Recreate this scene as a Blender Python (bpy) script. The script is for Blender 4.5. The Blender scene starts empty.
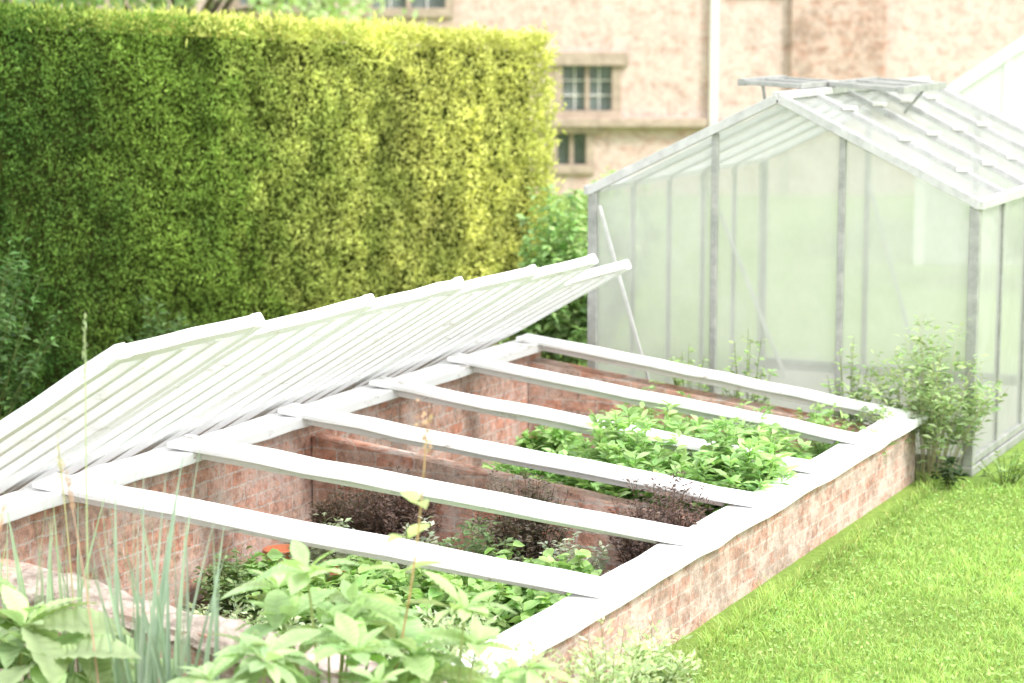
import bpy, bmesh, math, random
import numpy as np
from mathutils import Vector, Matrix
random.seed(7); rng=np.random.default_rng(7)
R=math.radians
sc=bpy.context.scene
YAW=25.7; cy,sy=math.cos(R(YAW)),math.sin(R(YAW))
def cw(x,y): return (x*cy-y*sy, x*sy+y*cy)

# ---------------------------------------------------------------- materials
def newmat(name):
    m=bpy.data.materials.new(name); m.use_nodes=True
    nt=m.node_tree; nt.nodes.clear()
    return m,nt,nt.nodes.new('ShaderNodeOutputMaterial')
def noise(nt,scale,detail=4,vec=None,rough=.6):
    n=nt.nodes.new('ShaderNodeTexNoise'); n.inputs['Scale'].default_value=scale
    n.inputs['Detail'].default_value=detail; n.inputs['Roughness'].default_value=rough
    if vec is not None: nt.links.new(vec,n.inputs['Vector'])
    return n
def ramp(nt,fac,stops):
    r=nt.nodes.new('ShaderNodeValToRGB'); e=r.color_ramp.elements
    e[0].position=stops[0][0]; e[0].color=(*stops[0][1],1)
    e[1].position=stops[-1][0]; e[1].color=(*stops[-1][1],1)
    for p,c in stops[1:-1]:
        x=e.new(p); x.color=(*c,1)
    nt.links.new(fac,r.inputs[0]); return r
def mixc(nt,fac,a,b,mode='MIX'):
    m=nt.nodes.new('ShaderNodeMixRGB'); m.blend_type=mode
    for i,v in ((0,fac),(1,a),(2,b)):
        if hasattr(v,'links'): nt.links.new(v,m.inputs[i])
        elif i==0: m.inputs[0].default_value=v
        else: m.inputs[i].default_value=(*v,1)
    return m.outputs[0]
def bsdf(nt,col,rough=.7,spec=.3,metal=0,bump=None,bs=.3,bd=.01):
    b=nt.nodes.new('ShaderNodeBsdfPrincipled')
    if isinstance(col,tuple): b.inputs['Base Color'].default_value=(*col,1)
    else: nt.links.new(col,b.inputs['Base Color'])
    b.inputs['Roughness'].default_value=rough; b.inputs['Specular IOR Level'].default_value=spec
    b.inputs['Metallic'].default_value=metal
    if bump is not None:
        k=nt.nodes.new('ShaderNodeBump'); k.inputs['Strength'].default_value=bs; k.inputs['Distance'].default_value=bd
        nt.links.new(bump,k.inputs['Height']); nt.links.new(k.outputs[0],b.inputs['Normal'])
    return b
def objco(nt): return nt.nodes.new('ShaderNodeTexCoord').outputs['Object']

def mat_leaf(name,trans=.35,gloss=.3):
    m,nt,o=newmat(name)
    a=nt.nodes.new('ShaderNodeAttribute'); a.attribute_name='col'
    n=noise(nt,9,3,objco(nt))
    r=ramp(nt,n.outputs[0],[(.3,(.8,.82,.78)),(.7,(1.1,1.09,1.05))])
    c=mixc(nt,1.0,a.outputs['Color'],r.outputs[0],'MULTIPLY')
    b=bsdf(nt,c,.5,gloss)
    t=nt.nodes.new('ShaderNodeBsdfTranslucent')
    c2=mixc(nt,1.0,c,(1.2,1.2,.85),'MULTIPLY'); nt.links.new(c2,t.inputs[0])
    x=nt.nodes.new('ShaderNodeMixShader'); x.inputs[0].default_value=trans
    nt.links.new(b.outputs[0],x.inputs[1]); nt.links.new(t.outputs[0],x.inputs[2])
    nt.links.new(x.outputs[0],o.inputs[0]); return m
def mat_brick(name,c1,c2,mort,pale=.5,moss=.45,pthr=.45):
    m,nt,o=newmat(name)
    co=objco(nt); s=nt.nodes.new('ShaderNodeSeparateXYZ'); nt.links.new(co,s.inputs[0])
    ad=nt.nodes.new('ShaderNodeMath'); nt.links.new(s.outputs[0],ad.inputs[0]); nt.links.new(s.outputs[1],ad.inputs[1])
    cb=nt.nodes.new('ShaderNodeCombineXYZ'); nt.links.new(ad.outputs[0],cb.inputs[0]); nt.links.new(s.outputs[2],cb.inputs[1])
    nd=noise(nt,10,3,co) 
    wob=nt.nodes.new('ShaderNodeVectorMath'); wob.operation='SCALE'; wob.inputs['Scale'].default_value=.024
    nt.links.new(nd.outputs['Color'],wob.inputs[0])
    va=nt.nodes.new('ShaderNodeVectorMath'); va.operation='ADD'
    nt.links.new(cb.outputs[0],va.inputs[0]); nt.links.new(wob.outputs[0],va.inputs[1])
    b=nt.nodes.new('ShaderNodeTexBrick'); nt.links.new(va.outputs[0],b.inputs['Vector'])
    b.inputs['Scale'].default_value=1; b.inputs['Brick Width'].default_value=.205; b.inputs['Row Height'].default_value=.066
    b.inputs['Mortar Size'].default_value=.006; b.inputs['Mortar Smooth'].default_value=.7; b.inputs['Bias'].default_value=-.05
    b.inputs['Color1'].default_value=(*c1,1); b.inputs['Color2'].default_value=(*c2,1); b.inputs['Mortar'].default_value=(*mort,1)
    n1=noise(nt,20,6,co,.8); r1=ramp(nt,n1.outputs[0],[(.36,(.5,.48,.47)),(.5,(.97,.97,.97)),(.64,(1.32,1.3,1.28))])
    c=mixc(nt,1.0,b.outputs['Color'],r1.outputs[0],'MULTIPLY')
    n2=noise(nt,6,8,co,.85); r2=ramp(nt,n2.outputs[0],[(pthr,(0,0,0)),(pthr+.11,(pale,pale,pale))])
    c=mixc(nt,r2.outputs[0],c,(.68,.57,.51))
    n3=noise(nt,2.6,8,co,.88)
    r3=ramp(nt,n3.outputs[0],[(.51,(0,0,0)),(.62,(moss,moss,moss))])
    c=mixc(nt,r3.outputs[0],c,(.25,.19,.15))
    nt.links.new(bsdf(nt,c,.9,.15,0,n1.outputs[0],.8,.014).outputs[0],o.inputs[0]); return m
def mat_paint(name,base=(.88,.87,.85),dirt=(.42,.38,.3),amt=.6,thr=.6,sc_=(3,3,10)):
    m,nt,o=newmat(name); co=objco(nt)
    mp=nt.nodes.new('ShaderNodeMapping'); mp.inputs['Scale'].default_value=sc_; nt.links.new(co,mp.inputs[0])
    n=noise(nt,2.2,8,mp.outputs[0],.75); r=ramp(nt,n.outputs[0],[(thr-.02,(0,0,0)),(thr+.05,(amt,amt,amt))])
    n2=noise(nt,1.3,3,co); r2=ramp(nt,n2.outputs[0],[(.3,(.94,.94,.93)),(.7,(1,1,1))])
    c=mixc(nt,1.0,base,r2.outputs[0],'MULTIPLY'); c=mixc(nt,r.outputs[0],c,dirt)
    nt.links.new(bsdf(nt,c,.6,.25,0,n.outputs[0],.4,.005).outputs[0],o.inputs[0]); return m
def mat_glass(name,col,opac,alg,var=.25,vs=(9,9,.9)):
    m,nt,o=newmat(name); co=objco(nt)
    n=noise(nt,1.6,5,co,.65) 
    mp=nt.nodes.new('ShaderNodeMapping'); mp.inputs['Scale'].default_value=vs; nt.links.new(co,mp.inputs[0])
    ns=noise(nt,1.5,4,mp.outputs[0],.6)
    r=ramp(nt,n.outputs[0],[(.3,col),(.72,alg)])
    d=bsdf(nt,r.outputs[0],.35,.4)
    t=nt.nodes.new('ShaderNodeBsdfTranslucent'); nt.links.new(r.outputs[0],t.inputs[0])
    a=nt.nodes.new('ShaderNodeMixShader'); a.inputs[0].default_value=.6
    nt.links.new(d.outputs[0],a.inputs[1]); nt.links.new(t.outputs[0],a.inputs[2])
    tr=nt.nodes.new('ShaderNodeBsdfTransparent'); tr.inputs[0].default_value=(.95,.965,.95,1)
    mr=nt.nodes.new('ShaderNodeMapRange'); mr.inputs[1].default_value=.25; mr.inputs[2].default_value=.75
    mr.inputs[3].default_value=opac-var/2; mr.inputs[4].default_value=opac+var/2; nt.links.new(ns.outputs[0],mr.inputs[0])
    x=nt.nodes.new('ShaderNodeMixShader'); nt.links.new(mr.outputs[0],x.inputs[0])
    nt.links.new(tr.outputs[0],x.inputs[1]); nt.links.new(a.outputs[0],x.inputs[2])
    nt.links.new(x.outputs[0],o.inputs[0]); return m
def mat_plain(name,c1,c2,scale=5,rough=.8,spec=.2,metal=0,bs=.3,bd=.01):
    m,nt,o=newmat(name); co=objco(nt); n=noise(nt,scale,6,co,.65)
    r=ramp(nt,n.outputs[0],[(.3,c1),(.7,c2)])
    nt.links.new(bsdf(nt,r.outputs[0],rough,spec,metal,n.outputs[0],bs,bd).outputs[0],o.inputs[0]); return m

M_leaf=mat_leaf('leaf',.38)
M_yew=mat_leaf('yew_foliage',.22,.08)
M_grass=mat_leaf('grass_blades',.4,.15)
M_brick=mat_brick('garden_brick',(.54,.28,.21),(.48,.35,.29),(.56,.48,.42),.7,.65,.45)
M_bin=mat_brick('frame_inner_brick',(.60,.29,.20),(.56,.39,.31),(.60,.51,.45),.65,.4,.47)
M_house=mat_brick('house_brick',(.56,.33,.27),(.62,.46,.41),(.62,.54,.50),.75,.5,.43)
M_house2=mat_brick('chimney_brick',(.42,.24,.18),(.48,.33,.27),(.46,.38,.32),.5,.6)
M_white=mat_paint('white_timber',(.91,.905,.90),(.42,.35,.29),.7,.60)
M_white2=mat_paint('white_sash_paint',(.94,.94,.94),(.52,.46,.38),.6,.61)
M_cream=mat_paint('cream_paint',(.8,.78,.73),(.5,.45,.36),.4)
M_glassL=mat_glass('limewashed_sash_glass',(.86,.86,.86),.78,(.76,.75,.72),.25)
M_glassG=mat_glass('algae_greenhouse_glass',(.76,.77,.73),.58,(.62,.65,.57),.18,(1.8,1.8,1.4))
M_glassR=mat_glass('roof_glazing',(.74,.75,.74),.66,(.56,.58,.54),.25,(3,3,3))
M_alu=mat_plain('weathered_aluminium',(.24,.25,.23),(.40,.40,.37),12,.5,.4,.2,.1,.002)
M_alul=mat_plain('bright_aluminium',(.38,.38,.37),(.57,.57,.55),12,.45,.5,.1,.1,.002)
M_soil=mat_plain('dark_soil',(.06,.04,.03),(.19,.14,.10),18,.95,.1,0,1,.03)
M_gravel=mat_plain('pale_gravel',(.36,.35,.31),(.6,.58,.53),60,.95,.1,0,1,.01)
M_stone=mat_plain('sandstone',(.32,.25,.20),(.52,.41,.33),9,.9,.1)
M_mortar=mat_plain('lime_mortar_cap',(.18,.14,.11),(.58,.49,.43),15,.95,.1,0,1,.03)
M_terra=mat_plain('terracotta',(.5,.17,.09),(.62,.28,.16),10,.85,.15)
M_tile=mat_plain('clay_roof_tile',(.25,.13,.09),(.4,.24,.17),6,.9,.1)
M_dark=mat_plain('window_pane',(.09,.11,.10),(.26,.30,.29),3,.15,.6)
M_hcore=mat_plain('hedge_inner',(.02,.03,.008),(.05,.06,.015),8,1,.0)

# ---------------------------------------------------------------- mesh helpers
def link(o,label=None,cat=None,kind=None,group=None,parent=None,inv=True):
    sc.collection.objects.link(o)
    if parent:
        o.parent=parent
        if inv: o.matrix_parent_inverse=Matrix.Translation(parent.location).inverted()
    if label:o['label']=label
    if cat:o['category']=cat
    if kind:o['kind']=kind
    if group:o['group']=group
    return o
def empty(name,loc,**k):
    rot=k.pop('rot',0)
    e=bpy.data.objects.new(name,None); e.location=loc; e.rotation_euler[2]=rot; e.empty_display_size=.2
    return link(e,**k)
class MB:
    def __init__(s): s.v=[];s.f=[]
    def hexa(s,pts):
        b=len(s.v); s.v+= [tuple(p) for p in pts]
        s.f+=[(b,b+3,b+2,b+1),(b+4,b+5,b+6,b+7),(b,b+1,b+5,b+4),(b+1,b+2,b+6,b+5),(b+2,b+3,b+7,b+6),(b+3,b,b+4,b+7)]
    def box(s,x0,x1,y0,y1,z0,z1):
        s.hexa([(x0,y0,z0),(x1,y0,z0),(x1,y1,z0),(x0,y1,z0),(x0,y0,z1),(x1,y0,z1),(x1,y1,z1),(x0,y1,z1)])
    def beam(s,p0,p1,w,h,up=(0,0,1),jit=0):
        p0=Vector(p0);p1=Vector(p1);d=(p1-p0).normalized();u=Vector(up);sd=d.cross(u).normalized();u=sd.cross(d).normalized()
        n=1 if jit==0 else max(1,int((p1-p0).length/.2))
        b=len(s.v)
        for i in range(n+1):
            c=p0.lerp(p1,i/n)+Vector([random.uniform(-jit,jit) for _ in range(3)])
            w2=w/2+random.uniform(-jit,jit)
            s.v+=[tuple(p) for p in (c-sd*w2-u*h/2,c+sd*w2-u*h/2,c+sd*w2+u*h/2,c-sd*w2+u*h/2)]
        for i in range(n):
            q=b+4*i
            for k in range(4):
                k2=(k+1)%4; s.f.append((q+k,q+k2,q+4+k2,q+4+k))
        s.f.append((b+3,b+2,b+1,b)); q=b+4*n; s.f.append((q,q+1,q+2,q+3))
    def quad(s,a,b,c,d):
        i=len(s.v); s.v+=[tuple(a),tuple(b),tuple(c),tuple(d)]; s.f.append((i,i+1,i+2,i+3))
    def poly(s,pts):
        i=len(s.v); s.v+=[tuple(p) for p in pts]; s.f.append(tuple(range(i,i+len(pts))))
    def build(s,name,mat,bevel=0,**k):
        me=bpy.data.meshes.new(name); me.from_pydata(s.v,[],s.f); me.materials.append(mat)
        o=bpy.data.objects.new(name,me); link(o,**k)
        bm=bmesh.new(); bm.from_mesh(me); bmesh.ops.recalc_face_normals(bm,faces=bm.faces); bm.to_mesh(me); bm.free()
        if bevel:
            m=o.modifiers.new('bevel','BEVEL'); m.width=bevel; m.segments=2; m.limit_method='ANGLE'
        return o
class Soup:
    def __init__(s): s.V=[];s.Q=[];s.C=[];s.n=0
    def add(s,v,q,c):
        s.V.append(v);s.Q.append(q+s.n);s.C.append(c);s.n+=len(v)
    def build(s,name,mat,smooth=False,**k):
        V=np.concatenate(s.V).astype(np.float32);Q=np.concatenate(s.Q).astype(np.int32);C=np.clip(np.concatenate(s.C),0,1).astype(np.float32)
        me=bpy.data.meshes.new(name); me.vertices.add(len(V)); me.vertices.foreach_set('co',V.ravel())
        me.loops.add(Q.size); me.loops.foreach_set('vertex_index',Q.ravel())
        me.polygons.add(len(Q)); me.polygons.foreach_set('loop_start',np.arange(0,Q.size,4,dtype=np.int32))
        me.update(calc_edges=True)
        a=me.color_attributes.new('col','FLOAT_COLOR','POINT')
        a.data.foreach_set('color',np.concatenate([C,np.ones((len(C),1),np.float32)],1).ravel())
        me.polygons.foreach_set('use_smooth',np.full(len(Q),smooth))
        me.materials.append(mat); o=bpy.data.objects.new(name,me); return link(o,**k)
def nrm(a): return a/np.maximum(np.linalg.norm(a,axis=-1,keepdims=True),1e-9)
def rnd(n,k=3): return rng.normal(size=(n,k))
def leaves(S,P,D,Nn,L,W,C,rows=3,droop=.25,fold=.2,ripple=0,pw=.85):
    n=len(P); D=nrm(D); Sd=nrm(np.cross(D,Nn)); Nn=nrm(np.cross(Sd,D))
    L=np.broadcast_to(L,(n,)).reshape(n,1);W=np.broadcast_to(W,(n,)).reshape(n,1)
    dr=np.broadcast_to(droop,(n,)).reshape(n,1)
    vs=[];cs=[]
    for k in range(rows+1):
        t=k/rows; w=max(.03,math.sin(math.pi*min(1,t)**pw))*.5
        c=P+D*L*t-Nn*dr*L*t*t
        rp=(ripple*(1 if k%2 else -1))
        vs+= [c-Sd*W*w+Nn*W*(fold*w+rp*w),c-Nn*W*rp*.3,c+Sd*W*w+Nn*W*(fold*w+rp*w)]
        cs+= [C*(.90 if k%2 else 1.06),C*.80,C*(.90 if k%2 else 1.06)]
    V=np.stack(vs,1).reshape(-1,3);Cc=np.stack(cs,1).reshape(-1,3)
    m=3*(rows+1); q=[]
    for k in range(rows):
        a=3*k; q+=[(a,a+1,a+4,a+3),(a+1,a+2,a+5,a+4)]
    q=np.array(q); Q=(np.arange(n)[:,None,None]*m+q[None]).reshape(-1,4)
    S.add(V,Q,Cc)
def diamonds(S,P,D,Nn,L,W,C):
    n=len(P); D=nrm(D); Sd=nrm(np.cross(D,Nn))
    L=np.broadcast_to(L,(n,)).reshape(n,1);W=np.broadcast_to(W,(n,)).reshape(n,1)
    V=np.stack([P,P+D*L*.45+Sd*W*.5,P+D*L,P+D*L*.45-Sd*W*.5],1).reshape(-1,3)
    Q=np.arange(4*n).reshape(n,4); S.add(V,Q,np.repeat(C,4,0))
def blades(S,P,D,L,W,C,bend=.3):
    n=len(P); D=nrm(D); side=nrm(np.cross(D,rnd(n))); L=L.reshape(n,1);W=np.broadcast_to(W,(n,)).reshape(n,1)
    bd=rnd(n); bd[:,2]=-abs(bd[:,2])*.3; bd=nrm(bd)*bend
    mid=P+D*L*.55+bd*L*.15; tip=P+D*L*.95+bd*L*.6
    V=np.stack([P-side*W/2,P+side*W/2,mid+side*W*.4,mid-side*W*.4,tip+side*W*.06,tip-side*W*.06],1).reshape(-1,3)
    q=np.array([(0,1,2,3),(3,2,4,5)]); Q=(np.arange(n)[:,None,None]*6+q[None]).reshape(-1,4)
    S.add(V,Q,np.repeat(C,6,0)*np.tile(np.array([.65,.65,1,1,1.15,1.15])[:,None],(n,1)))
def stem(S,pts,r0,r1,c):
    pts=[np.array(p,float) for p in pts]; n=len(pts); V=[];Q=[]
    for i,p in enumerate(pts):
        d=pts[min(i+1,n-1)]-pts[max(i-1,0)]; d=d/np.linalg.norm(d)
        a=np.cross(d,[.3,.9,.1]); a/=np.linalg.norm(a); b=np.cross(d,a); r=r0+(r1-r0)*i/(n-1)
        for k in range(4):
            t=k*math.pi/2; V.append(p+r*(math.cos(t)*a+math.sin(t)*b))
    for i in range(n-1):
        for k in range(4): Q.append((4*i+k,4*i+(k+1)%4,4*i+4+(k+1)%4,4*i+4+k))
    S.add(np.array(V),np.array(Q),np.tile(np.array(c,float),(len(V),1)))
def vary(c,n,v=.2,hue=.08):
    return np.array(c)[None]*(1+rng.uniform(-v,v,(n,1)))*(1+rng.uniform(-hue,hue,(n,3)))
_lat={}
def vn(x,y,seed=0):
    if seed not in _lat: _lat[seed]=np.random.default_rng(seed).random((256,256))
    g=_lat[seed]; xi=np.floor(x).astype(int);yi=np.floor(y).astype(int);fx=x-xi;fy=y-yi
    fx=fx*fx*(3-2*fx);fy=fy*fy*(3-2*fy)
    a=g[xi%256,yi%256];b=g[(xi+1)%256,yi%256];c=g[xi%256,(yi+1)%256];d=g[(xi+1)%256,(yi+1)%256]
    return (a*(1-fx)+b*fx)*(1-fy)+(c*(1-fx)+d*fx)*fy

# ---------------------------------------------------------------- ground
m,nt,o=newmat('lawn_ground'); co=objco(nt)
n1=noise(nt,30,6,co,.8); n2=noise(nt,1.2,4,co)
r1=ramp(nt,n1.outputs[0],[(.3,(.15,.25,.05)),(.7,(.38,.54,.14))]); r2=ramp(nt,n2.outputs[0],[(.3,(.85,.9,.8)),(.7,(1.1,1.08,1))])
c=mixc(nt,1.0,r1.outputs[0],r2.outputs[0],'MULTIPLY')
nt.links.new(bsdf(nt,c,.9,.1,0,n1.outputs[0],.8,.03).outputs[0],o.inputs[0]); M_lawn=m
b=MB(); hx0,hx1,hy0,hy1=-5.41,-3.30,6.2,11.5
b.quad((-300,-300,0),(300,-300,0),(300,hy0,0),(-300,hy0,0)); b.quad((-300,hy1,0),(300,hy1,0),(300,300,0),(-300,300,0))
b.quad((-300,hy0,0),(hx0,hy0,0),(hx0,hy1,0),(-300,hy1,0)); b.quad((hx1,hy0,0),(300,hy0,0),(300,hy1,0),(hx1,hy1,0))
b.build('ground',M_lawn,kind='structure')
b=MB()
pts=[(-7.2,3.2),(-2.55,3.2),(-2.5,5.2),(-2.62,6.6),(-2.85,7.5),(-3.12,8.0),(-3.12,6.08),(-7.2,6.08)]
b.poly([(x,y,.004) for x,y in pts]); b.build('planting_bed_soil',M_soil,kind='structure')
b=MB(); b.poly([(-10.5,6.09,.004),(-5.72,6.09,.004),(-5.72,13.6,.004),(-7.2,15,.004)]); b.build('path_soil',M_soil,kind='structure')
S=Soup()
def scatter(n,x0,x1,y0,y1,excl):
    P=np.zeros((n,3)); P[:,0]=rng.uniform(x0,x1,n);P[:,1]=rng.uniform(y0,y1,n)
    return P[~excl(P)]
ex=lambda P: ((P[:,1]>11.65)&(P[:,0]<-2.82)&(P[:,0]>-5.4))|((P[:,0]<-3.1)&(P[:,1]<11.6))|((P[:,0]<-2.65)&(P[:,1]<7.0))
P=scatter(200000,-3.2,.3,6.2,15,ex); n=len(P)
pn=vn(P[:,0]*1.7,P[:,1]*1.7,3)*.6+vn(P[:,0]*6,P[:,1]*6,4)*.4
D=np.stack([rng.normal(0,.42,n),rng.normal(0,.42,n),np.ones(n)],1)
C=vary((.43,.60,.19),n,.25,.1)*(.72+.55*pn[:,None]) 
yel=rng.random(n)<.07; C[yel]=vary((.64,.63,.3),yel.sum(),.2)
L=rng.uniform(.018,.05,n)*(.5+1.1*pn); edge=(np.abs(P[:,0]+3.15)<.12); L[edge]*=1.9
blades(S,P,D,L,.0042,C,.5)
P=scatter(18000,-3.15,.3,6.2,14,ex);n=len(P);P[:,2]=.02
D=rnd(n);D[:,2]=.25;Nn=np.tile([0,0,1.],(n,1))+rnd(n)*.3
diamonds(S,P,D,Nn,rng.uniform(.01,.03,n),.013,vary((.40,.62,.20),n,.3))
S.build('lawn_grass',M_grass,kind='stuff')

# ---------------------------------------------------------------- cold frame
SZ=-.08
CF=empty('cold_frame',(-4.3,9,0),label='long low brick cold frame with chipped white timber rafters',cat='cold frame')
def ragwall(name,xa,xb,ya,yb,za,zb,mat,axis,jit=.008):
    L=(xb-xa) if axis=='x' else (yb-ya); n=max(4,int(L/.11)); b=MB()
    hs=[za+(zb-za)*i/n+random.uniform(-jit,jit) for i in range(n+1)]
    for i in range(n+1):
        t=i/n
        q=[(xa+L*t,ya),(xa+L*t,yb)] if axis=='x' else [(xa,ya+L*t),(xb,ya+L*t)]
        j=random.uniform(-.004,.004)
        for k in (0,1):
            b.v.append((q[k][0],q[k][1],-.3)); b.v.append((q[k][0]+j,q[k][1]+j,hs[i]))
    for i in range(n):
        a=4*i; c=a+4
        b.f+=[(a,a+1,c+1,c),(a+2,c+2,c+3,a+3),(a+1,a+3,c+3,c+1),(a,c,c+2,a+2)]
    b.f+=[(0,2,3,1),(4*n,4*n+1,4*n+3,4*n+2)]
    return b.build(name,mat,parent=CF)
ragwall('brick_wall',-3.32,-3.21,6.35,11.6,.315,.315,M_brick,'y',.002)
ragwall('brick_wall',-5.52,-5.40,6.1,11.6,.57,.57,M_bin,'y',.002)
ragwall('end_brick_wall',-5.39,-3.33,6.12,6.31,.60,.34,M_brick,'x',.012)
ragwall('end_brick_wall',-5.39,-3.33,11.42,11.58,.52,.27,M_bin,'x',.001)
ragwall('partition_brick_wall',-5.39,-3.33,9.04,9.15,.50,.27,M_bin,'x',.001)
b=MB(); n=60
for i in range(n+1):
    t=i/n; x=-5.38+2.06*t; z=.60-.27*t; w=.115+.012*math.sin(i*.5); h=.055+.022*math.sin(i*.33+1)+random.uniform(-.007,.007)
    for k in range(11):
        a=math.pi*k/10; b.v.append((x,6.215-math.cos(a)*w+random.uniform(-.006,.006),z-.03+math.sin(a)*h+random.uniform(-.006,.006)))
for i in range(n):
    for k in range(10): a=11*i+k; b.f.append((a,a+1,a+12,a+11))
b.build('mortar_coping',M_mortar,parent=CF)
b=MB(); b.beam((-3.25,6.42,.338),(-3.25,11.62,.338),.185,.04,jit=.004); b.build('wall_plate',M_white,.007,parent=CF)
b=MB(); b.beam((-5.42,6.12,.60),(-5.42,11.62,.60),.19,.05,jit=.004); b.build('wall_plate',M_white,.007,parent=CF)
RL=[7.11,8.03,8.92,9.78,10.62,11.47]; RR=[7.50,8.40,9.17,9.96,10.74,11.50]
for i,(l,r) in enumerate(zip(RL,RR)):
    b=MB(); w=(.21,.215,.185,.165,.16,.16)[i]
    b.beam((-5.46,l,.650),(-3.22,r,.370),w,.024,jit=.0045)
    b.beam((-5.34,l+.004,.604),(-3.38,r-.004,.357),.05,.04)
    b.build('rafter',M_white,.005,parent=CF)
b=MB(); nx,ny=30,70
for j in range(ny+1):
    for i in range(nx+1):
        x=-5.40+2.08*i/nx; y=6.31+5.12*j/ny
        b.v.append((x,y,SZ-.03+.07*float(vn(np.array([x*5+60]),np.array([y*5]),9)[0])+.025*random.random()))
for j in range(ny):
    for i in range(nx): a=j*(nx+1)+i; b.f.append((a,a+1,a+nx+2,a+nx+1))
b.build('soil_bed',M_soil,parent=CF)

# glazed lights
tops=[(6.17,7.09,.98),(7.10,8.03,.91),(8.04,8.95,.88),(8.96,9.78,.83),(9.79,10.60,.78),(10.61,11.5,.60)]
for i,(y0,y1,d) in enumerate(tops):
    tanp=(.615,.61,.605,.60,.597,.57)[i]; ph=math.atan(tanp); ex_=Vector((math.cos(ph),0,math.sin(ph))); nn=Vector((-math.sin(ph),0,math.cos(ph)))
    piv=Vector((-5.50,0,.665)); up=(d+.11)/math.cos(ph); dn=.64/math.sin(ph)
    top=piv+ex_*up; bot=piv-ex_*dn; skew=.03*math.sin(i*2.3)
    E=empty('glazed_frame_light',(bot.x,(y0+y1)/2,0),label='white timber glazed light leaning open across the cold frame back',cat='cold frame light',group='cold frame lights leaning open')
    b=MB()
    def P_(s,y): 
        t=bot.lerp(top,s)+nn*.03; return (t.x,y+skew*s,t.z)
    for y in (y0+.032,y1-.032): b.beam(P_(0,y),P_(1,y),.062,.055,up=nn,jit=.002)
    b.beam(P_(.985,y0),P_(.985,y1),.07,.045,up=nn,jit=.004)
    b.beam(P_(.02,y0),P_(.02,y1),.09,.054,up=nn)
    for k in range(1,4):
        y=y0+.03+(y1-y0-.06)*k/4; b.beam(P_(.02,y),P_(.975,y),.045,.050,up=nn,jit=.0015)
    b.build('sash_frame',M_white2,.004,parent=E)
    g=MB()
    for k in range(4):
        ya=y0+.03+(y1-y0-.06)*k/4+.024; yb=y0+.03+(y1-y0-.06)*(k+1)/4-.024; m_=6
        for q in range(m_):
            s0=.03+.94*q/m_; s1=.03+.94*(q+1)/m_+.012
            g.quad(Vector(P_(s0,ya))+nn*.018,Vector(P_(s0,yb))+nn*.018,Vector(P_(s1,yb))+nn*.011,Vector(P_(s1,ya))+nn*.011)
    g.build('glass',M_glassL,parent=E)

# ---------------------------------------------------------------- greenhouse
gx0,gx1,gy0,gy1,ez,rz=-5.19,-2.99,11.86,14.75,1.455,2.0; gxm=(gx0+gx1)/2
GH=empty('greenhouse',(gxm,(gy0+gy1)/2,0),label='small aluminium greenhouse with algae-stained glass and open roof vents',cat='greenhouse')
b=MB()
for bx in ((gx0-.03,gx1+.03,gy0-.03,gy0+.05),(gx0-.03,gx1+.03,gy1-.05,gy1+.03),(gx0-.03,gx0+.05,gy0+.051,gy1-.051),(gx1-.05,gx1+.03,gy0+.051,gy1-.051)): b.box(*bx,0,.05)
b.build('plinth',M_alu,.006,parent=GH)
b=MB(); b.box(gx0+.06,gx1-.06,gy0+.06,gy1-.06,0,.03); b.build('floor',M_gravel,parent=GH)
b=MB()
for x in (gx0,gx1):
    for y in (gy0,gy1): b.beam((x,y,.05),(x,y,ez),.055,.05,up=(0,1,0))
xs=[gx0+(gx1-gx0)*k/3 for k in (1,2)]
rt=lambda x: ez+(rz-ez)*(1-abs(x-gxm)/(gxm-gx0))
for y in (gy0,gy1):
    for x in xs: b.beam((x,y,.07),(x,y,rt(x)-.02),.035,.036,up=(0,1,0))
    b.beam((gx0,y,.075),(gx1,y,.075),.04,.04)
ns=5
for x in (gx0,gx1):
    b.beam((x,gy0,.076),(x,gy1,.076),.04,.04) 
    for k in range(1,ns): y=gy0+(gy1-gy0)*k/ns; b.beam((x,y,.07),(x,y,ez),.03,.03,up=(0,1,0))
b.build('wall_frame',M_alu,.003,parent=GH)
b=MB()
for x in (gx0-.02,gx1+.02): b.beam((x,gy0-.03,ez+.005),(x,gy1+.03,ez+.005),.06,.05)
b.beam((gxm,gy0-.03,rz+.012),(gxm,gy1+.03,rz+.012),.07,.04)
for y in (gy0-.012,gy1+.012):
    b.beam((gx0-.03,y,ez),(gxm,y,rz),.05,.05); b.beam((gx1+.03,y,ez),(gxm,y,rz),.05,.05)
for k in range(1,ns):
    y=gy0+(gy1-gy0)*k/ns
    for x in (gx0,gx1): b.beam((x,y,ez+.02),(gxm,y,rz+.0),.045,.04)
b.build('roof_frame',M_alul,.003,parent=GH)
for k in range(1,ns):
    y=gy0+(gy1-gy0)*k/ns
    for f in (.2,.5,.8):
        b=MB(); x=gx1+(gxm-gx1)*f; b.box(x-.035,x+.035,y-.03,y+.03,rt(x)+.024,rt(x)+.044); b.build('glazing_clip',M_cream,.002,parent=GH)
b=MB()
X=[gx0]+xs+[gx1]
for y in (gy0,gy1):
    for k in range(3):
        a,c_=X[k]+.012,X[k+1]-.012
        if k==1: b.poly([(a,y,.09),(c_,y,.09),(c_,y,rt(c_)-.03),(gxm,y,rz-.03),(a,y,rt(a)-.03)])
        else: b.quad((a,y,.09),(c_,y,.09),(c_,y,rt(c_)-.03),(a,y,rt(a)-.03))
for x in (gx0,gx1): 
    for k in range(ns):
        ya=gy0+(gy1-gy0)*k/ns+.015; yb=gy0+(gy1-gy0)*(k+1)/ns-.015; b.quad((x,ya,.09),(x,yb,.09),(x,yb,ez-.03),(x,ya,ez-.03))
b.build('wall_glass',M_glassG,parent=GH)
b=MB()
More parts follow.
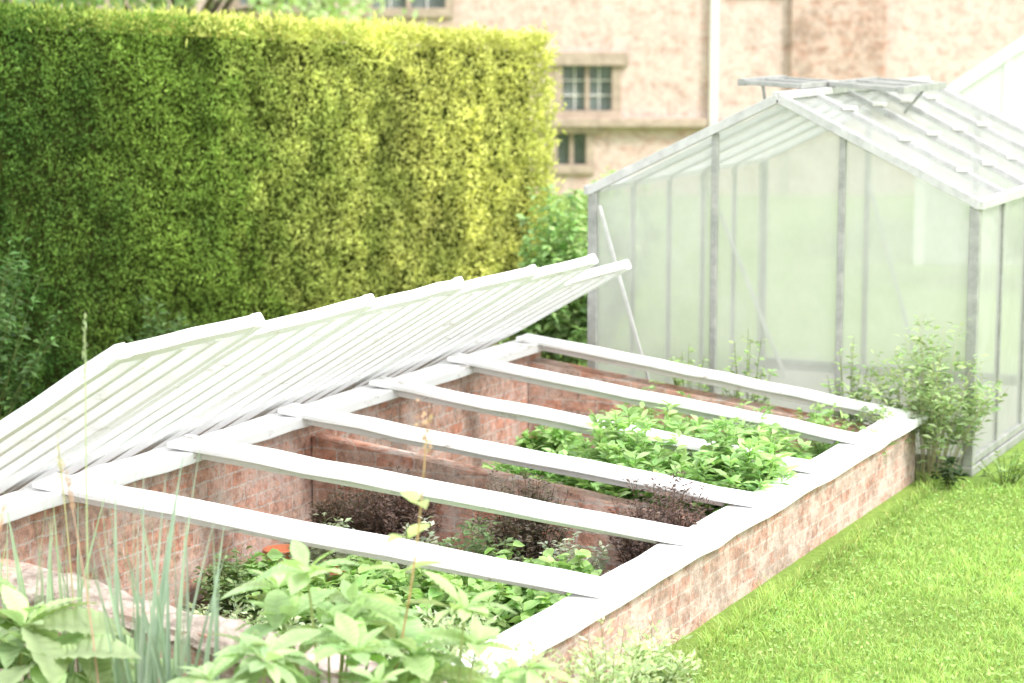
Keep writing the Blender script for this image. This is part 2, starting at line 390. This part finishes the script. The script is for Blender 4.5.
for x in (gx0,gx1):
    b.quad((x,gy0+.02,ez+.01),(x,gy1-.02,ez+.01),(gxm,gy1-.02,rz-.005),(gxm,gy0+.02,rz-.005))
b.build('roof_glass',M_glassR,parent=GH)
for sx,ya,yb,ang,L_ in ((-1,12.25,12.95,3,.34),(1,12.7,13.6,-4,.42)):
    b=MB(); dz=L_*math.sin(R(ang)); dx=sx*L_*math.cos(R(ang))
    h0=(gxm+sx*.02,rz+.05); h1=(h0[0]+dx,h0[1]+dz)
    for y in (ya,yb,(ya+yb)/2): b.beam((h0[0],y,h0[1]),(h1[0],y,h1[1]),.025,.025)
    b.beam((h0[0],ya,h0[1]),(h0[0],yb,h0[1]),.03,.03); b.beam((h1[0],ya-.02,h1[1]),(h1[0],yb+.02,h1[1]),.04,.04)
    b.beam((h1[0],(ya+yb)/2,h1[1]-.02),(gxm+sx*.33,(ya+yb)/2,rz-.13),.016,.016)
    v=b.build('roof_vent',M_alu,.002,parent=GH)
    g=MB(); g.quad((h0[0],ya,h0[1]),(h0[0],yb,h0[1]),(h1[0],yb,h1[1]),(h1[0],ya,h1[1])); g=g.build('glass',M_glassR); g.parent=v
for p0,p1 in (((gx0+.05,gy0-.035,ez-.08),(gx0+.45,gy0-.035,.1)),((gxm-.35,gy0+.04,ez-.1),(gxm+.05,gy0+.04,.45)),((gx1-.6,gy0+.04,ez+.1),(gx1-.25,gy0+.04,.4))):
    b=MB(); b.beam(p0,p1,.018,.012,up=(0,1,0)); b.build('brace',M_alul,.002,parent=GH)

# ---------------------------------------------------------------- house
hx,hy=cw(0,30.3)
HS=empty('brick_house',(hx,hy,0),rot=R(YAW),label='old pink brick house with small stone-framed windows',cat='house')
def hb(bm,name,mat,bev=0): return bm.build(name,mat,bev,parent=HS,inv=False)
ops=[(.67,1.32,1.115,1.71),(.60,.98,.40,.82),(-1.85,-.88,2.46,3.6),(-3.6,-2.6,2.5,3.6),(2.95,3.5,2.75,3.8),(5.6,6.6,2.8,3.8)]
xs_=sorted({-14,13}|{o_[0] for o_ in ops}|{o_[1] for o_ in ops}); zs_=sorted({-.1,5.6}|{o_[2] for o_ in ops}|{o_[3] for o_ in ops})
b=MB()
for i in range(len(xs_)-1):
    for j in range(len(zs_)-1):
        mx=(xs_[i]+xs_[i+1])/2;mz=(zs_[j]+zs_[j+1])/2
        if any(a<mx<c_ and p<mz<q for a,c_,p,q in ops): continue
        b.quad((xs_[i],0,zs_[j]),(xs_[i+1],0,zs_[j]),(xs_[i+1],0,zs_[j+1]),(xs_[i],0,zs_[j+1]))
for a,c_,p,q in ops:
    b.quad((a,0,p),(a,.2,p),(a,.2,q),(a,0,q)); b.quad((c_,0,p),(c_,.2,p),(c_,.2,q),(c_,0,q)); b.quad((a,0,p),(c_,0,p),(c_,.2,p),(a,.2,p)); b.quad((a,0,q),(c_,0,q),(c_,.2,q),(a,.2,q))
b.quad((-14,0,-.1),(-14,7,-.1),(-14,7,5.6),(-14,0,5.6)); b.quad((13,0,-.1),(13,7,-.1),(13,7,5.6),(13,0,5.6)); b.quad((-14,7,-.1),(13,7,-.1),(13,7,5.6),(-14,7,5.6))
hb(b,'brick_wall',M_house)
b=MB(); b.quad((-14.4,-.4,5.4),(13.4,-.4,5.4),(13.4,3.5,8.4),(-14.4,3.5,8.4)); b.quad((-14.4,7.4,5.4),(13.4,7.4,5.4),(13.4,3.5,8.4),(-14.4,3.5,8.4))
b.poly([(-14,0,5.6),(-14,7,5.6),(-14,3.5,8.3)]);b.poly([(13,0,5.6),(13,7,5.6),(13,3.5,8.3)]); hb(b,'roof',M_tile)
for wi,(a,c_,p,q) in enumerate(ops):
    b=MB(); t=.12
    b.box(a-t,a,-.03,.12,p,q);b.box(c_,c_+t,-.03,.12,p,q);b.box(a-.16,c_+.22,-.09,.12,q,q+.18);b.box(a-t,c_+t,-.06,.12,p-.12,p)
    b.box((a+c_)/2-.03,(a+c_)/2+.03,.02,.12,p,q)
    w=hb(b,'window',M_stone,.01)
    g=MB(); g.quad((a,.14,p),(c_,.14,p),(c_,.14,q),(a,.14,q)); g=g.build('glass',M_dark); g.parent=w
    if wi==1: continue
    b=MB()
    for k in (1,3): xx=a+(c_-a)*k/4; b.box(xx-.01,xx+.01,.11,.135,p,q)
    for k in (1,2): zz=p+(q-p)*k/3; b.box(a,c_,.108,.132,zz-.01,zz+.01)
    g=b.build('glazing_bars',M_cream); g.parent=w
b=MB(); b.box(.45,2.58,-.16,0.02,.90,1.02); b.box(2.75,3.6,-.16,.02,.90,1.0); hb(b,'string_course',M_stone,.015)
b=MB(); b.beam((2.66,-.08,.0),(2.66,-.08,5.5),.11,.1,up=(0,1,0)); hb(b,'downpipe',M_cream,.03)
b=MB(); b.box(3.67,4.92,-.12,.02,-.1,9.5); b.box(3.6,4.99,-.2,.05,9.5,9.7); hb(b,'chimney',M_house2,.01)

w=1.6; e=1.5; a_=2.6; gr=R(8); kx,ky=cw(3.95,22)
x_=kx-(math.cos(gr)*(-w)-math.sin(gr)*(-2)); y_=ky-(math.sin(gr)*(-w)+math.cos(gr)*(-2))
WG=empty('glasshouse',(x_,y_,0),rot=gr,label='white painted glasshouse with a steep gable',cat='glasshouse')
b=MB()
for y in (-2,2):
    b.beam((-w,y,0),(-w,y,e),.09,.09,up=(0,1,0));b.beam((w,y,0),(w,y,e),.09,.09,up=(0,1,0))
    b.beam((-w-.08,y,e-.05),(0,y,a_),.12,.1);b.beam((w+.08,y,e-.05),(0,y,a_),.12,.1); b.beam((-w,y+.001,e-.1),(w,y+.001,e-.1),.07,.1)
    for k in range(1,4): x=-w+2*w*k/4; b.beam((x,y,0),(x,y,e+(a_-e)*(1-abs(x)/w)),.05,.05,up=(0,1,0))
for k in range(5):
    y=-2+4*k/4
    for s_ in (-1,1): b.beam((s_*w,y,e),(0,y,a_),.04,.05)
for s_ in (-w,w): b.beam((s_,-2,e),(s_,2,e),.1,.09); b.box(s_-.05,s_+.05,-2,2,0,.6)
b.beam((0,-2.05,a_+.03),(0,2.05,a_+.03),.1,.1); b.build('frame',M_white2,.005,parent=WG,inv=False)
b=MB()
for y in (-2,2): b.poly([(-w,y,.02),(w,y,.02),(w,y,e),(0,y,a_),(-w,y,e)])
for s_ in (-1,1): b.quad((s_*w,-2,.6),(s_*w,2,.6),(s_*w,2,e),(s_*w,-2,e)); b.quad((s_*w,-2,e+.01),(s_*w,2,e+.01),(0,2,a_+.01),(0,-2,a_+.01))
b.build('glass',mat_glass('whitewashed_glass',(.88,.88,.88),.92,(.84,.85,.84),.1),parent=WG,inv=False)

# ---------------------------------------------------------------- hedge
hA=np.array([-8.72,10.94]); hd=np.array([.3337,.9427]); hn=np.array([.9427,-.3337]); S0,S1=-3.8,4.78; TH=1.3
def hz(s): return 2.49-.045*s
HG=empty('yew_hedge',(*(hA+hd*.6-hn*.65),0),label='tall clipped yew hedge, dark green to yellow, light painted into leaves',cat='hedge')
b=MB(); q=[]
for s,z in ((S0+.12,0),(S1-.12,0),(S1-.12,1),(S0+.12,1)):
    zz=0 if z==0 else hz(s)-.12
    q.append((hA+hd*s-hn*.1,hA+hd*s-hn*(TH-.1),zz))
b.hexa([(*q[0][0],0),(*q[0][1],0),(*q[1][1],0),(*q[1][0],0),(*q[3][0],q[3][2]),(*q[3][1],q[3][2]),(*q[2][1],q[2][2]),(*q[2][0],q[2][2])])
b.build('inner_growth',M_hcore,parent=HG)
S=Soup()
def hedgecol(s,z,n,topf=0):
    t=np.clip((s+.3)/4.3,0,1)  # painted light: leaf colour runs from dark to bright yellow along the hedge
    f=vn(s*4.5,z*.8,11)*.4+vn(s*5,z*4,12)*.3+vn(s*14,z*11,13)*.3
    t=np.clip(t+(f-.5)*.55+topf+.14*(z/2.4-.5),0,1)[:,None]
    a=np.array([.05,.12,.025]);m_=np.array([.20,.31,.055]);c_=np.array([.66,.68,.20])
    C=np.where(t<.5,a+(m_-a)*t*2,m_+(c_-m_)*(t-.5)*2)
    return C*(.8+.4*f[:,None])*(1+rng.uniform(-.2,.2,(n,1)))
n=150000
s=rng.uniform(S0,S1,n);z=rng.random(n)*hz(s)
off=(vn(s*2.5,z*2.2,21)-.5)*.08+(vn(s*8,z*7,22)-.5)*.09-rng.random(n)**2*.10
P=np.zeros((n,3));P[:,:2]=hA+hd*s[:,None]+hn*off[:,None];P[:,2]=z
D=rnd(n)*.5;D[:,:2]+=hn*.45;D[:,2]+=.5
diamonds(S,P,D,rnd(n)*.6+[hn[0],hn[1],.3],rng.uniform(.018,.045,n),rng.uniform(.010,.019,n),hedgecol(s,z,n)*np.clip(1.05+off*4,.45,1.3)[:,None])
n=26000
s=rng.uniform(S0,S1,n);k=rng.uniform(-TH,.05,n)
P=np.zeros((n,3));P[:,:2]=hA+hd*s[:,None]+hn*k[:,None];P[:,2]=hz(s)-.05+(vn(s*4,k*4,23)-.5)*.10+rng.normal(0,.025,n)
D=rnd(n)*.5;D[:,2]+=.7
diamonds(S,P,D,rnd(n),rng.uniform(.03,.08,n),.018,hedgecol(s,k+3,n,.3))  # sunlit top painted in by lifting the leaf colour
n=13000
for se,sg in ((S1,1),(S0,-1)):
    k=rng.uniform(-TH,.02,n);z=rng.random(n)*hz(se)
    P=np.zeros((n,3));P[:,:2]=hA+hd*(se+rng.normal(0,.05,n))[:,None]+hn*k[:,None];P[:,2]=z
    D=rnd(n)*.5;D[:,:2]+=hd*sg*.5;D[:,2]+=.4
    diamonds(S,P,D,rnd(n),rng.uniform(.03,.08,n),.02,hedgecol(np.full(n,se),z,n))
n=18000
s=rng.uniform(S0,S1,n);z=rng.random(n)*2.3
P=np.zeros((n,3));P[:,:2]=hA+hd*s[:,None]-hn*(TH+rng.normal(0,.05,n))[:,None];P[:,2]=z
D=rnd(n)*.5;D[:,:2]-=hn*.5
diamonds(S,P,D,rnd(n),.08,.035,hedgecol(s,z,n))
S.build('foliage',M_yew,parent=HG)

# ---------------------------------------------------------------- plants
def bushy(name,loc,rad,h,nst,nl,LL,LW,col,var=.25,stemc=(.2,.25,.08),lean=.0,rows=2,up=.4,sparse=0,stemr=.004,label='',cat='plant',group=None,broad=True,start=.25,dome=.45):
    S=Soup(); x,y,z=loc
    for i in range(nst):
        a=random.uniform(0,2*math.pi); r=rad*math.sqrt(random.random()); hh=h*(1-dome*(r/max(rad,.01))**2)*random.uniform(.7,1.05)
        p0=np.array([x+r*.3*math.cos(a),y+r*.3*math.sin(a),z]); p2=np.array([x+r*math.cos(a)+lean*hh,y+r*math.sin(a),z+hh])
        p1=(p0+p2)/2+np.array([-.1*r*math.cos(a),-.1*r*math.sin(a),.08*hh])
        pts=[(1-t)**2*p0+2*t*(1-t)*p1+t*t*p2 for t in (0,.25,.5,.75,1)]
        stem(S,pts,stemr,stemr*.4,stemc)
        k=nl; t=rng.uniform(start,1,k)[:,None]**.8
        P=(1-t)**2*p0+2*t*(1-t)*p1+t*t*p2
        ang=rng.uniform(0,2*math.pi,k); D=np.stack([np.cos(ang),np.sin(ang),np.full(k,up)+rng.normal(0,.3,k)],1)
        Nn=np.tile([0,0,1.],(k,1))+rnd(k)*.4
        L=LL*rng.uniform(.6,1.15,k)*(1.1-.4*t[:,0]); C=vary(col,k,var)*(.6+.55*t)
        P=P+nrm(D)*LL*sparse*rng.random((k,1))
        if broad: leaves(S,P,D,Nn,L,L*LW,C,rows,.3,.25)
        else: diamonds(S,P,D,Nn+rnd(k)*.6,L,L*LW,C)
    return S.build(name,M_leaf,label=label,cat=cat,group=group)
def rodgersia(loc,h,rad,nr,LL,col,label,seed,lean=(0,0),W=.40,hv=.8):
    random.seed(seed); S=Soup(); x,y,z=loc
    for i in range(nr):
        a=2*math.pi*i/nr*2.4+random.uniform(-.3,.3); r=rad*math.sqrt((i+.5)/nr); hh=h*(1-.35*(r/rad)**1.5)*random.uniform(hv,1.06)
        p0=np.array([x,y,z]);p2=np.array([x+r*math.cos(a)+lean[0],y+r*math.sin(a)+lean[1],z+hh]); p1=p0*.4+p2*.6; p1[2]=z+hh*.75
        stem(S,[(1-t)**2*p0+2*t*(1-t)*p1+t*t*p2 for t in (0,.3,.6,.8,1)],.007,.004,(.4,.45,.2))
        for tier in (0,1):
            k=random.choice((6,7,8)) if tier==0 else 4
            ang=np.arange(k)/k*2*math.pi+random.uniform(0,6) 
            el=(random.uniform(.1,.5) if tier==0 else 1.2)
            D=np.stack([np.cos(ang),np.sin(ang),np.full(k,el)+rng.normal(0,.25,k)],1); D[:,:2]+=np.array([math.cos(a),math.sin(a)])*.35
            L=LL*rng.uniform(.6,1.2,k)*(1 if tier==0 else .65)
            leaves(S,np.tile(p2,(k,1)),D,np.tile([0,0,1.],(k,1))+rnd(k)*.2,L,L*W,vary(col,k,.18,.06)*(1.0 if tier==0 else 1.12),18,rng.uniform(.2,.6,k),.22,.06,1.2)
    return S.build('broad_leaved_plant',M_leaf,label=label,cat='plant')
rodgersia((-4.34,5.45,0),.63,.28,8,.28,(.46,.60,.32),'ribbed pale green leafy plant in front of the brick end wall',1,W=.5)
rodgersia((-4.72,5.35,0),.62,.26,7,.27,(.42,.57,.27),'ribbed green leafy plant beside tall grass stems',2,W=.5)
rodgersia((-3.36,5.72,0),1.02,.28,13,.19,(.47,.64,.32),'large bright green leafy plant before the cold frame corner',4,hv=.62)
rodgersia((-2.96,5.72,0),.84,.26,12,.15,(.50,.67,.32),'bright yellow green leafy plant before the cold frame corner',5,hv=.6)
rodgersia((-3.38,5.3,0),.68,.24,10,.16,(.47,.63,.34),'pale leafy plant in the planting bed',6)
rodgersia((-2.98,5.25,0),.66,.26,11,.14,(.48,.66,.32),'yellow green leafy plant at the bed edge',8)
S=Soup(); base=np.array([-3.2,5.72,.3]); tip=np.array([-3.03,5.72,1.28])
pts=[base+(tip-base)*t+np.array([.03*math.sin(t*3),0,0]) for t in np.linspace(0,1,7)]; stem(S,pts,.006,.003,(.58,.42,.24))
for t in np.linspace(.35,.78,5):
    for s_ in (0,math.pi):
        a=t*7+s_; p=base+(tip-base)*t
        leaves(S,p[None],np.array([[math.cos(a),math.sin(a),.5]]),np.array([[0,0,1.]]),.19*(1.1-t*.6),.055,vary((.5,.64,.26),1),8,.4,.2)
P=tip+rnd(50)*[.010,.010,.03]; diamonds(S,P,rnd(50),rnd(50),.016,.010,vary((.6,.42,.28),50))
S.build('flower_shoot',M_leaf,label='tall pinkish flower shoot rising above green leaves',cat='plant')
def iris(loc,h,rad,n,col,label,w=.03):
    S=Soup(); P=np.array(loc)[None]+np.stack([rng.normal(0,rad*.45,n),rng.normal(0,rad*.4,n),np.zeros(n)],1)
    D=np.stack([rng.normal(0,.09,n),rng.normal(0,.09,n),np.ones(n)],1)
    Nn=np.stack([rng.normal(0,.5,n),-np.ones(n),np.zeros(n)],1)
    leaves(S,P,D,Nn,rng.uniform(.7,1.02,n)*h,w*rng.uniform(.7,1.1,n),vary(col,n,.15,.05),8,rng.normal(0,.1,n),.3,0,.5)
    return S.build('strap_leaved_plant',M_leaf,label=label,cat='plant')
iris((-3.90,5.62,0),1.14,.17,36,(.40,.52,.42),'upright blue-green strap leaves against the brick wall',.024)
iris((-4.42,5.75,0),1.0,.18,22,(.42,.55,.38),'upright green strap leaves against the brick wall',.022)
iris((-4.78,5.85,0),1.0,.14,14,(.36,.55,.24),'upright green strap leaves by the wall corner',.03)
def grass_stem(x,y,h,lx,label,c=(.55,.52,.3)):
    S=Soup(); pts=[np.array([x+lx*t*t,y,h*t]) for t in np.linspace(0,1,8)]; stem(S,pts,.0045,.002,c)
    k=50; t=rng.uniform(.9,1.03,k)[:,None]; P=np.concatenate([x+lx*t*t,np.full((k,1),y),h*t],1)+rnd(k)*.004
    D=rnd(k)*.3;D[:,2]+=1; diamonds(S,P,D,rnd(k),.02,.004,vary(c,k)); S.build('grass_stem',M_leaf,label=label,cat='grass stem',group='tall grass stems')
grass_stem(-4.08,5.5,1.54,.02,'tall thin green grass stem',(.5,.58,.36)); grass_stem(-4.35,5.3,1.0,.12,'leaning pinkish grass stem',(.65,.45,.36)); grass_stem(-4.3,5.75,1.12,-.06,'thin dry grass stem')
grass_stem(-3.95,5.4,1.12,-.12,'leaning pinkish grass stem',(.65,.45,.36))
for i,(x,y,h,r) in enumerate([(-2.92,6.35,.5,.24),(-2.93,6.85,.44,.22),(-2.98,7.35,.32,.16),(-2.70,6.0,.55,.24),(-3.02,6.05,.64,.26),(-2.7,6.6,.34,.2),(-3.15,6.04,.66,.22)]):
    bushy('feathery_plant',(x,y,0),r,h,32,38,.05,.34,(.54,.66,.38),.3,start=.2,up=.5,stemr=.0025,label='airy pale green plant at the foot of the brick wall',group='airy plants along the wall',broad=False,sparse=.9)
for i,(x,y,h,r) in enumerate([(-4.05,9.60,.70,.36),(-3.53,9.62,.70,.30),(-4.5,9.55,.52,.28),(-4.2,10.3,.64,.34),(-3.7,10.35,.62,.3),(-4.7,10.3,.5,.26)]):
    bushy('leafy_plant',(x,y,SZ),r,h,60,36,.11,.40,(.42,.63,.26),.35,up=.6,rows=3,stemr=.003,dome=.3,label='bright green leafy clump growing in the cold frame soil',group='green clumps in the cold frame')
for i,(x,y,h,r) in enumerate([(-3.54,8.80,.64,.27),(-4.15,8.76,.60,.26),(-4.78,8.72,.52,.25),(-5.05,8.8,.46,.18)]):
    bushy('purple_leaved_plant',(x,y,SZ),r,h,64,60,.036,.42,(.17,.115,.10) if i%2==0 else (.18,.15,.115),.6,stemc=(.13,.08,.06),up=.6,sparse=1.0,stemr=.003,dome=.3,start=.3,label='dark purple leaved plant growing in the cold frame soil',group='purple plants in the cold frame')
for i,(x,y,h,r) in enumerate([(-4.25,7.95,.42,.22),(-3.95,7.8,.44,.24),(-3.6,7.85,.44,.24),(-4.0,8.15,.42,.22),(-3.45,8.05,.4,.16),(-4.35,7.65,.36,.22),(-3.7,8.15,.42,.2),(-4.6,8.1,.34,.22),(-4.7,7.75,.3,.22),(-5.0,8.05,.28,.2)]):
    bushy('low_leafy_plant',(x,y,SZ),r,h,34,12,.095,.8,(.44,.65,.26),.25,up=.25,rows=3,stemr=.003,label='low bright green leaf crop in dark soil',group='low green crops in the cold frame')
for i,(x,y,h,r) in enumerate([(-3.65,6.95,.46,.26),(-3.95,6.75,.46,.26),(-4.35,6.95,.38,.26),(-3.5,6.65,.46,.2),(-4.1,7.25,.38,.26),(-4.75,7.25,.32,.26),(-3.7,7.3,.4,.24),(-4.5,6.7,.36,.26),(-5.05,7.0,.26,.2)]):
    bushy('feathery_plant',(x,y,SZ),r,h,36,32,.045,.4,(.54,.65,.42),.3,up=.5,stemr=.002,broad=False,sparse=.8,label='airy pale green plant inside the cold frame',group='airy plants in the cold frame')
for i,(x,y,h,r) in enumerate([(-4.6,8.42,.42,.28),(-4.2,8.42,.44,.26),(-4.95,8.4,.38,.24),(-3.8,8.5,.42,.24),(-5.15,8.0,.3,.2)]):
    bushy('seedling_plant',(x,y,SZ),r,h,40,34,.05,.5,[(.56,.61,.48),(.32,.44,.22),(.52,.58,.42)][i%3],.4,up=.4,stemr=.002,sparse=.5,label='small dusty green seedlings in dark soil',group='seedlings in the cold frame')
for i,(x,y) in enumerate([(-3.6,11.1),(-3.95,11.05),(-3.4,10.95),(-4.6,11.15),(-4.3,11.1)]):
    bushy('leafy_plant',(x,y,SZ),.24,.60,26,22,.08,.4,(.4,.6,.24),.3,up=.6,stemr=.003,label='bright green leafy clump growing in the cold frame soil',group='green clumps in the cold frame')
def pot(x,y,z,r,h):
    prof=[(0,0),(r*.72,0),(r*.95,h*.8),(r*1.08,h*.8),(r*1.1,h),(r*.95,h),(r*.9,h*.85),(0,h*.84)]
    b=MB(); ns_=20
    for pr,pz in prof:
        for k in range(ns_): a=2*math.pi*k/ns_; b.v.append((x+pr*math.cos(a),y+pr*math.sin(a),z+pz))
    for i in range(len(prof)-1):
        for k in range(ns_): b.f.append((i*ns_+k,i*ns_+(k+1)%ns_,(i+1)*ns_+(k+1)%ns_,(i+1)*ns_+k))
    b.build('plant_pot',M_terra,label='small terracotta plant pot standing in the cold frame',cat='plant pot',group='terracotta pots in the cold frame')
for x,y in ((-5.2,8.45),(-4.82,8.2)): pot(x,y,SZ,.08,.19)
pot(-3.45,8.24,SZ,.07,.26)
bushy('spindly_shrub',(-3.16,11.68,0),.46,.86,60,40,.07,.45,(.42,.55,.28),.35,stemc=(.48,.46,.30),up=.5,sparse=.6,stemr=.003,dome=.5,label='leafy twiggy shrub against the greenhouse corner',cat='shrub')
bushy('small_weed',(-3.0,11.45,0),.12,.18,8,8,.08,.5,(.08,.13,.06),.3,label='small dark green weed at the wall corner',cat='weed')
bushy('small_weed',(-2.75,11.7,0),.16,.22,14,10,.07,.3,(.38,.55,.2),.3,label='green weed growing beside the greenhouse',cat='weed')
for x in (-4.55,-4.2,-3.6): bushy('wall_plant',(x,11.70,0),.16,.76,18,20,.06,.5,(.42,.58,.26),.3,label='green plant growing between cold frame and greenhouse',cat='plant',group='plants between frame and greenhouse')
bushy('climbing_shrub',(-8.35,10.2,0),.55,1.45,80,44,.08,.5,(.12,.23,.07),.5,up=.2,label='dark leafy shrub growing at the foot of the hedge',cat='shrub')
bushy('climbing_shrub',(-7.85,11.4,0),.3,.85,40,30,.08,.5,(.14,.24,.08),.5,up=.2,label='leafy shrub growing at the foot of the hedge',cat='shrub')
x,y=cw(.30,15.0)
bushy('garden_shrub',(x,y,0),.40,1.4,80,54,.10,.5,(.40,.60,.24),.5,up=.2,dome=.7,label='green broad-leaved shrub beyond the hedge',cat='shrub')
for dx_,dy_ in ((.60,16.5),(.88,18.4)):
    x,y=cw(dx_,dy_); bushy('garden_shrub',(x,y,0),.45,1.2,70,54,.10,.5,(.46,.62,.28),.5,up=.2,dome=.3,label='light green shrub beyond the hedge end',cat='shrub')
x,y=cw(4.9,20.2); bushy('garden_shrub',(x,y,0),.9,1.5,90,50,.11,.5,(.45,.62,.28),.5,up=.2,label='light green shrub in front of the glasshouse',cat='shrub')
def tree(x,y,h,r,zc,col,label,n=14000):
    E=empty('tree',(x,y,0),label=label,cat='tree')
    S=Soup(); brs=[]
    stem(S,[(x,y,0),(x+.05,y,zc*.5),(x-.05,y,zc),(x,y,h*.85)],.16,.05,(.2,.16,.12))
    for i in range(14):
        a=i*2.4;rr=r*random.uniform(.5,.95);z0=zc*random.uniform(.75,1.2);z1=z0+random.uniform(.2,(h-zc)*.8)
        p=(x+rr*math.cos(a),y+rr*math.sin(a),z1); stem(S,[(x,y,z0),(x+rr*.5*math.cos(a),y+rr*.5*math.sin(a),(z0+z1)/2+.2),p],.06,.015,(.2,.16,.12)); brs.append(p)
    S.build('trunk',M_leaf,parent=E)
    S=Soup(); cl=[]
    for p in brs:
        for q in range(5): cl.append(np.array(p)+rnd(1)[0]*r*.28)
    cl=np.array(cl); idx=rng.integers(0,len(cl),n); P=cl[idx]+rnd(n)*r*.13
    sh=(.6+.7*rng.random(len(cl)))[idx][:,None]
    diamonds(S,P,rnd(n)+[0,0,-.2],rnd(n)+[0,0,1],rng.uniform(.08,.16,n),.07,vary(col,n,.25)*sh); S.build('crown',M_leaf,parent=E)
for cx,cyy,h,r,zc,col,l in ((-5.6,22,6,2.2,2.2,(.26,.38,.14),'leafy green garden tree behind the hedge'),(-3.6,25,6.5,2.0,2.2,(.5,.62,.34),'pale green garden tree behind the hedge'),(-9,24,7,2.6,2.6,(.14,.22,.06),'leafy green garden tree behind the hedge')):
    x,y=cw(cx,cyy); tree(x,y,h,r,zc,col,l)

# ---------------------------------------------------------------- light, camera
w=bpy.data.worlds.new('World'); sc.world=w; w.use_nodes=True; nt=w.node_tree; nt.nodes.clear()
sk=nt.nodes.new('ShaderNodeTexSky'); sk.sky_type='NISHITA'; sk.sun_disc=False
bg=nt.nodes.new('ShaderNodeBackground'); bg.inputs[1].default_value=.15; ow=nt.nodes.new('ShaderNodeOutputWorld')
tc=nt.nodes.new('ShaderNodeTexCoord'); cn=noise(nt,2.0,5,tc.outputs['Generated'],.6)
cr=ramp(nt,cn.outputs[0],[(.3,(.78,.78,.78)),(.7,(.96,.96,.96))])
mx=nt.nodes.new('ShaderNodeMixRGB'); nt.links.new(cr.outputs[0],mx.inputs[0]); nt.links.new(sk.outputs[0],mx.inputs[1]); mx.inputs[2].default_value=(16.8,17.0,17.9,1)
nt.links.new(mx.outputs[0],bg.inputs[0]); nt.links.new(bg.outputs[0],ow.inputs[0])
AZ=108; EL=46
sk.sun_elevation=R(EL); sk.sun_rotation=R(AZ); sk.dust_density=3
L=bpy.data.lights.new('sun','SUN'); L.energy=4.2; L.angle=R(16); L.color=(1,.98,.95)
lo=bpy.data.objects.new('sun',L); sc.collection.objects.link(lo)
dv=Vector((math.sin(R(AZ))*math.cos(R(EL)),math.cos(R(AZ))*math.cos(R(EL)),math.sin(R(EL))))
lo.rotation_euler=dv.to_track_quat('Z','Y').to_euler()
cam=bpy.data.cameras.new('camera'); co_=bpy.data.objects.new('camera',cam); sc.collection.objects.link(co_)
co_.location=(0,0,2.5); co_.rotation_euler=(R(90-8.41),0,R(YAW)); cam.lens=80; cam.sensor_width=36; cam.clip_end=1000
cam.dof.use_dof=True; cam.dof.focus_distance=9.3; cam.dof.aperture_fstop=2.4
sc.camera=co_
sc.view_settings.view_transform='Standard'; sc.view_settings.look='None'; sc.view_settings.exposure=0
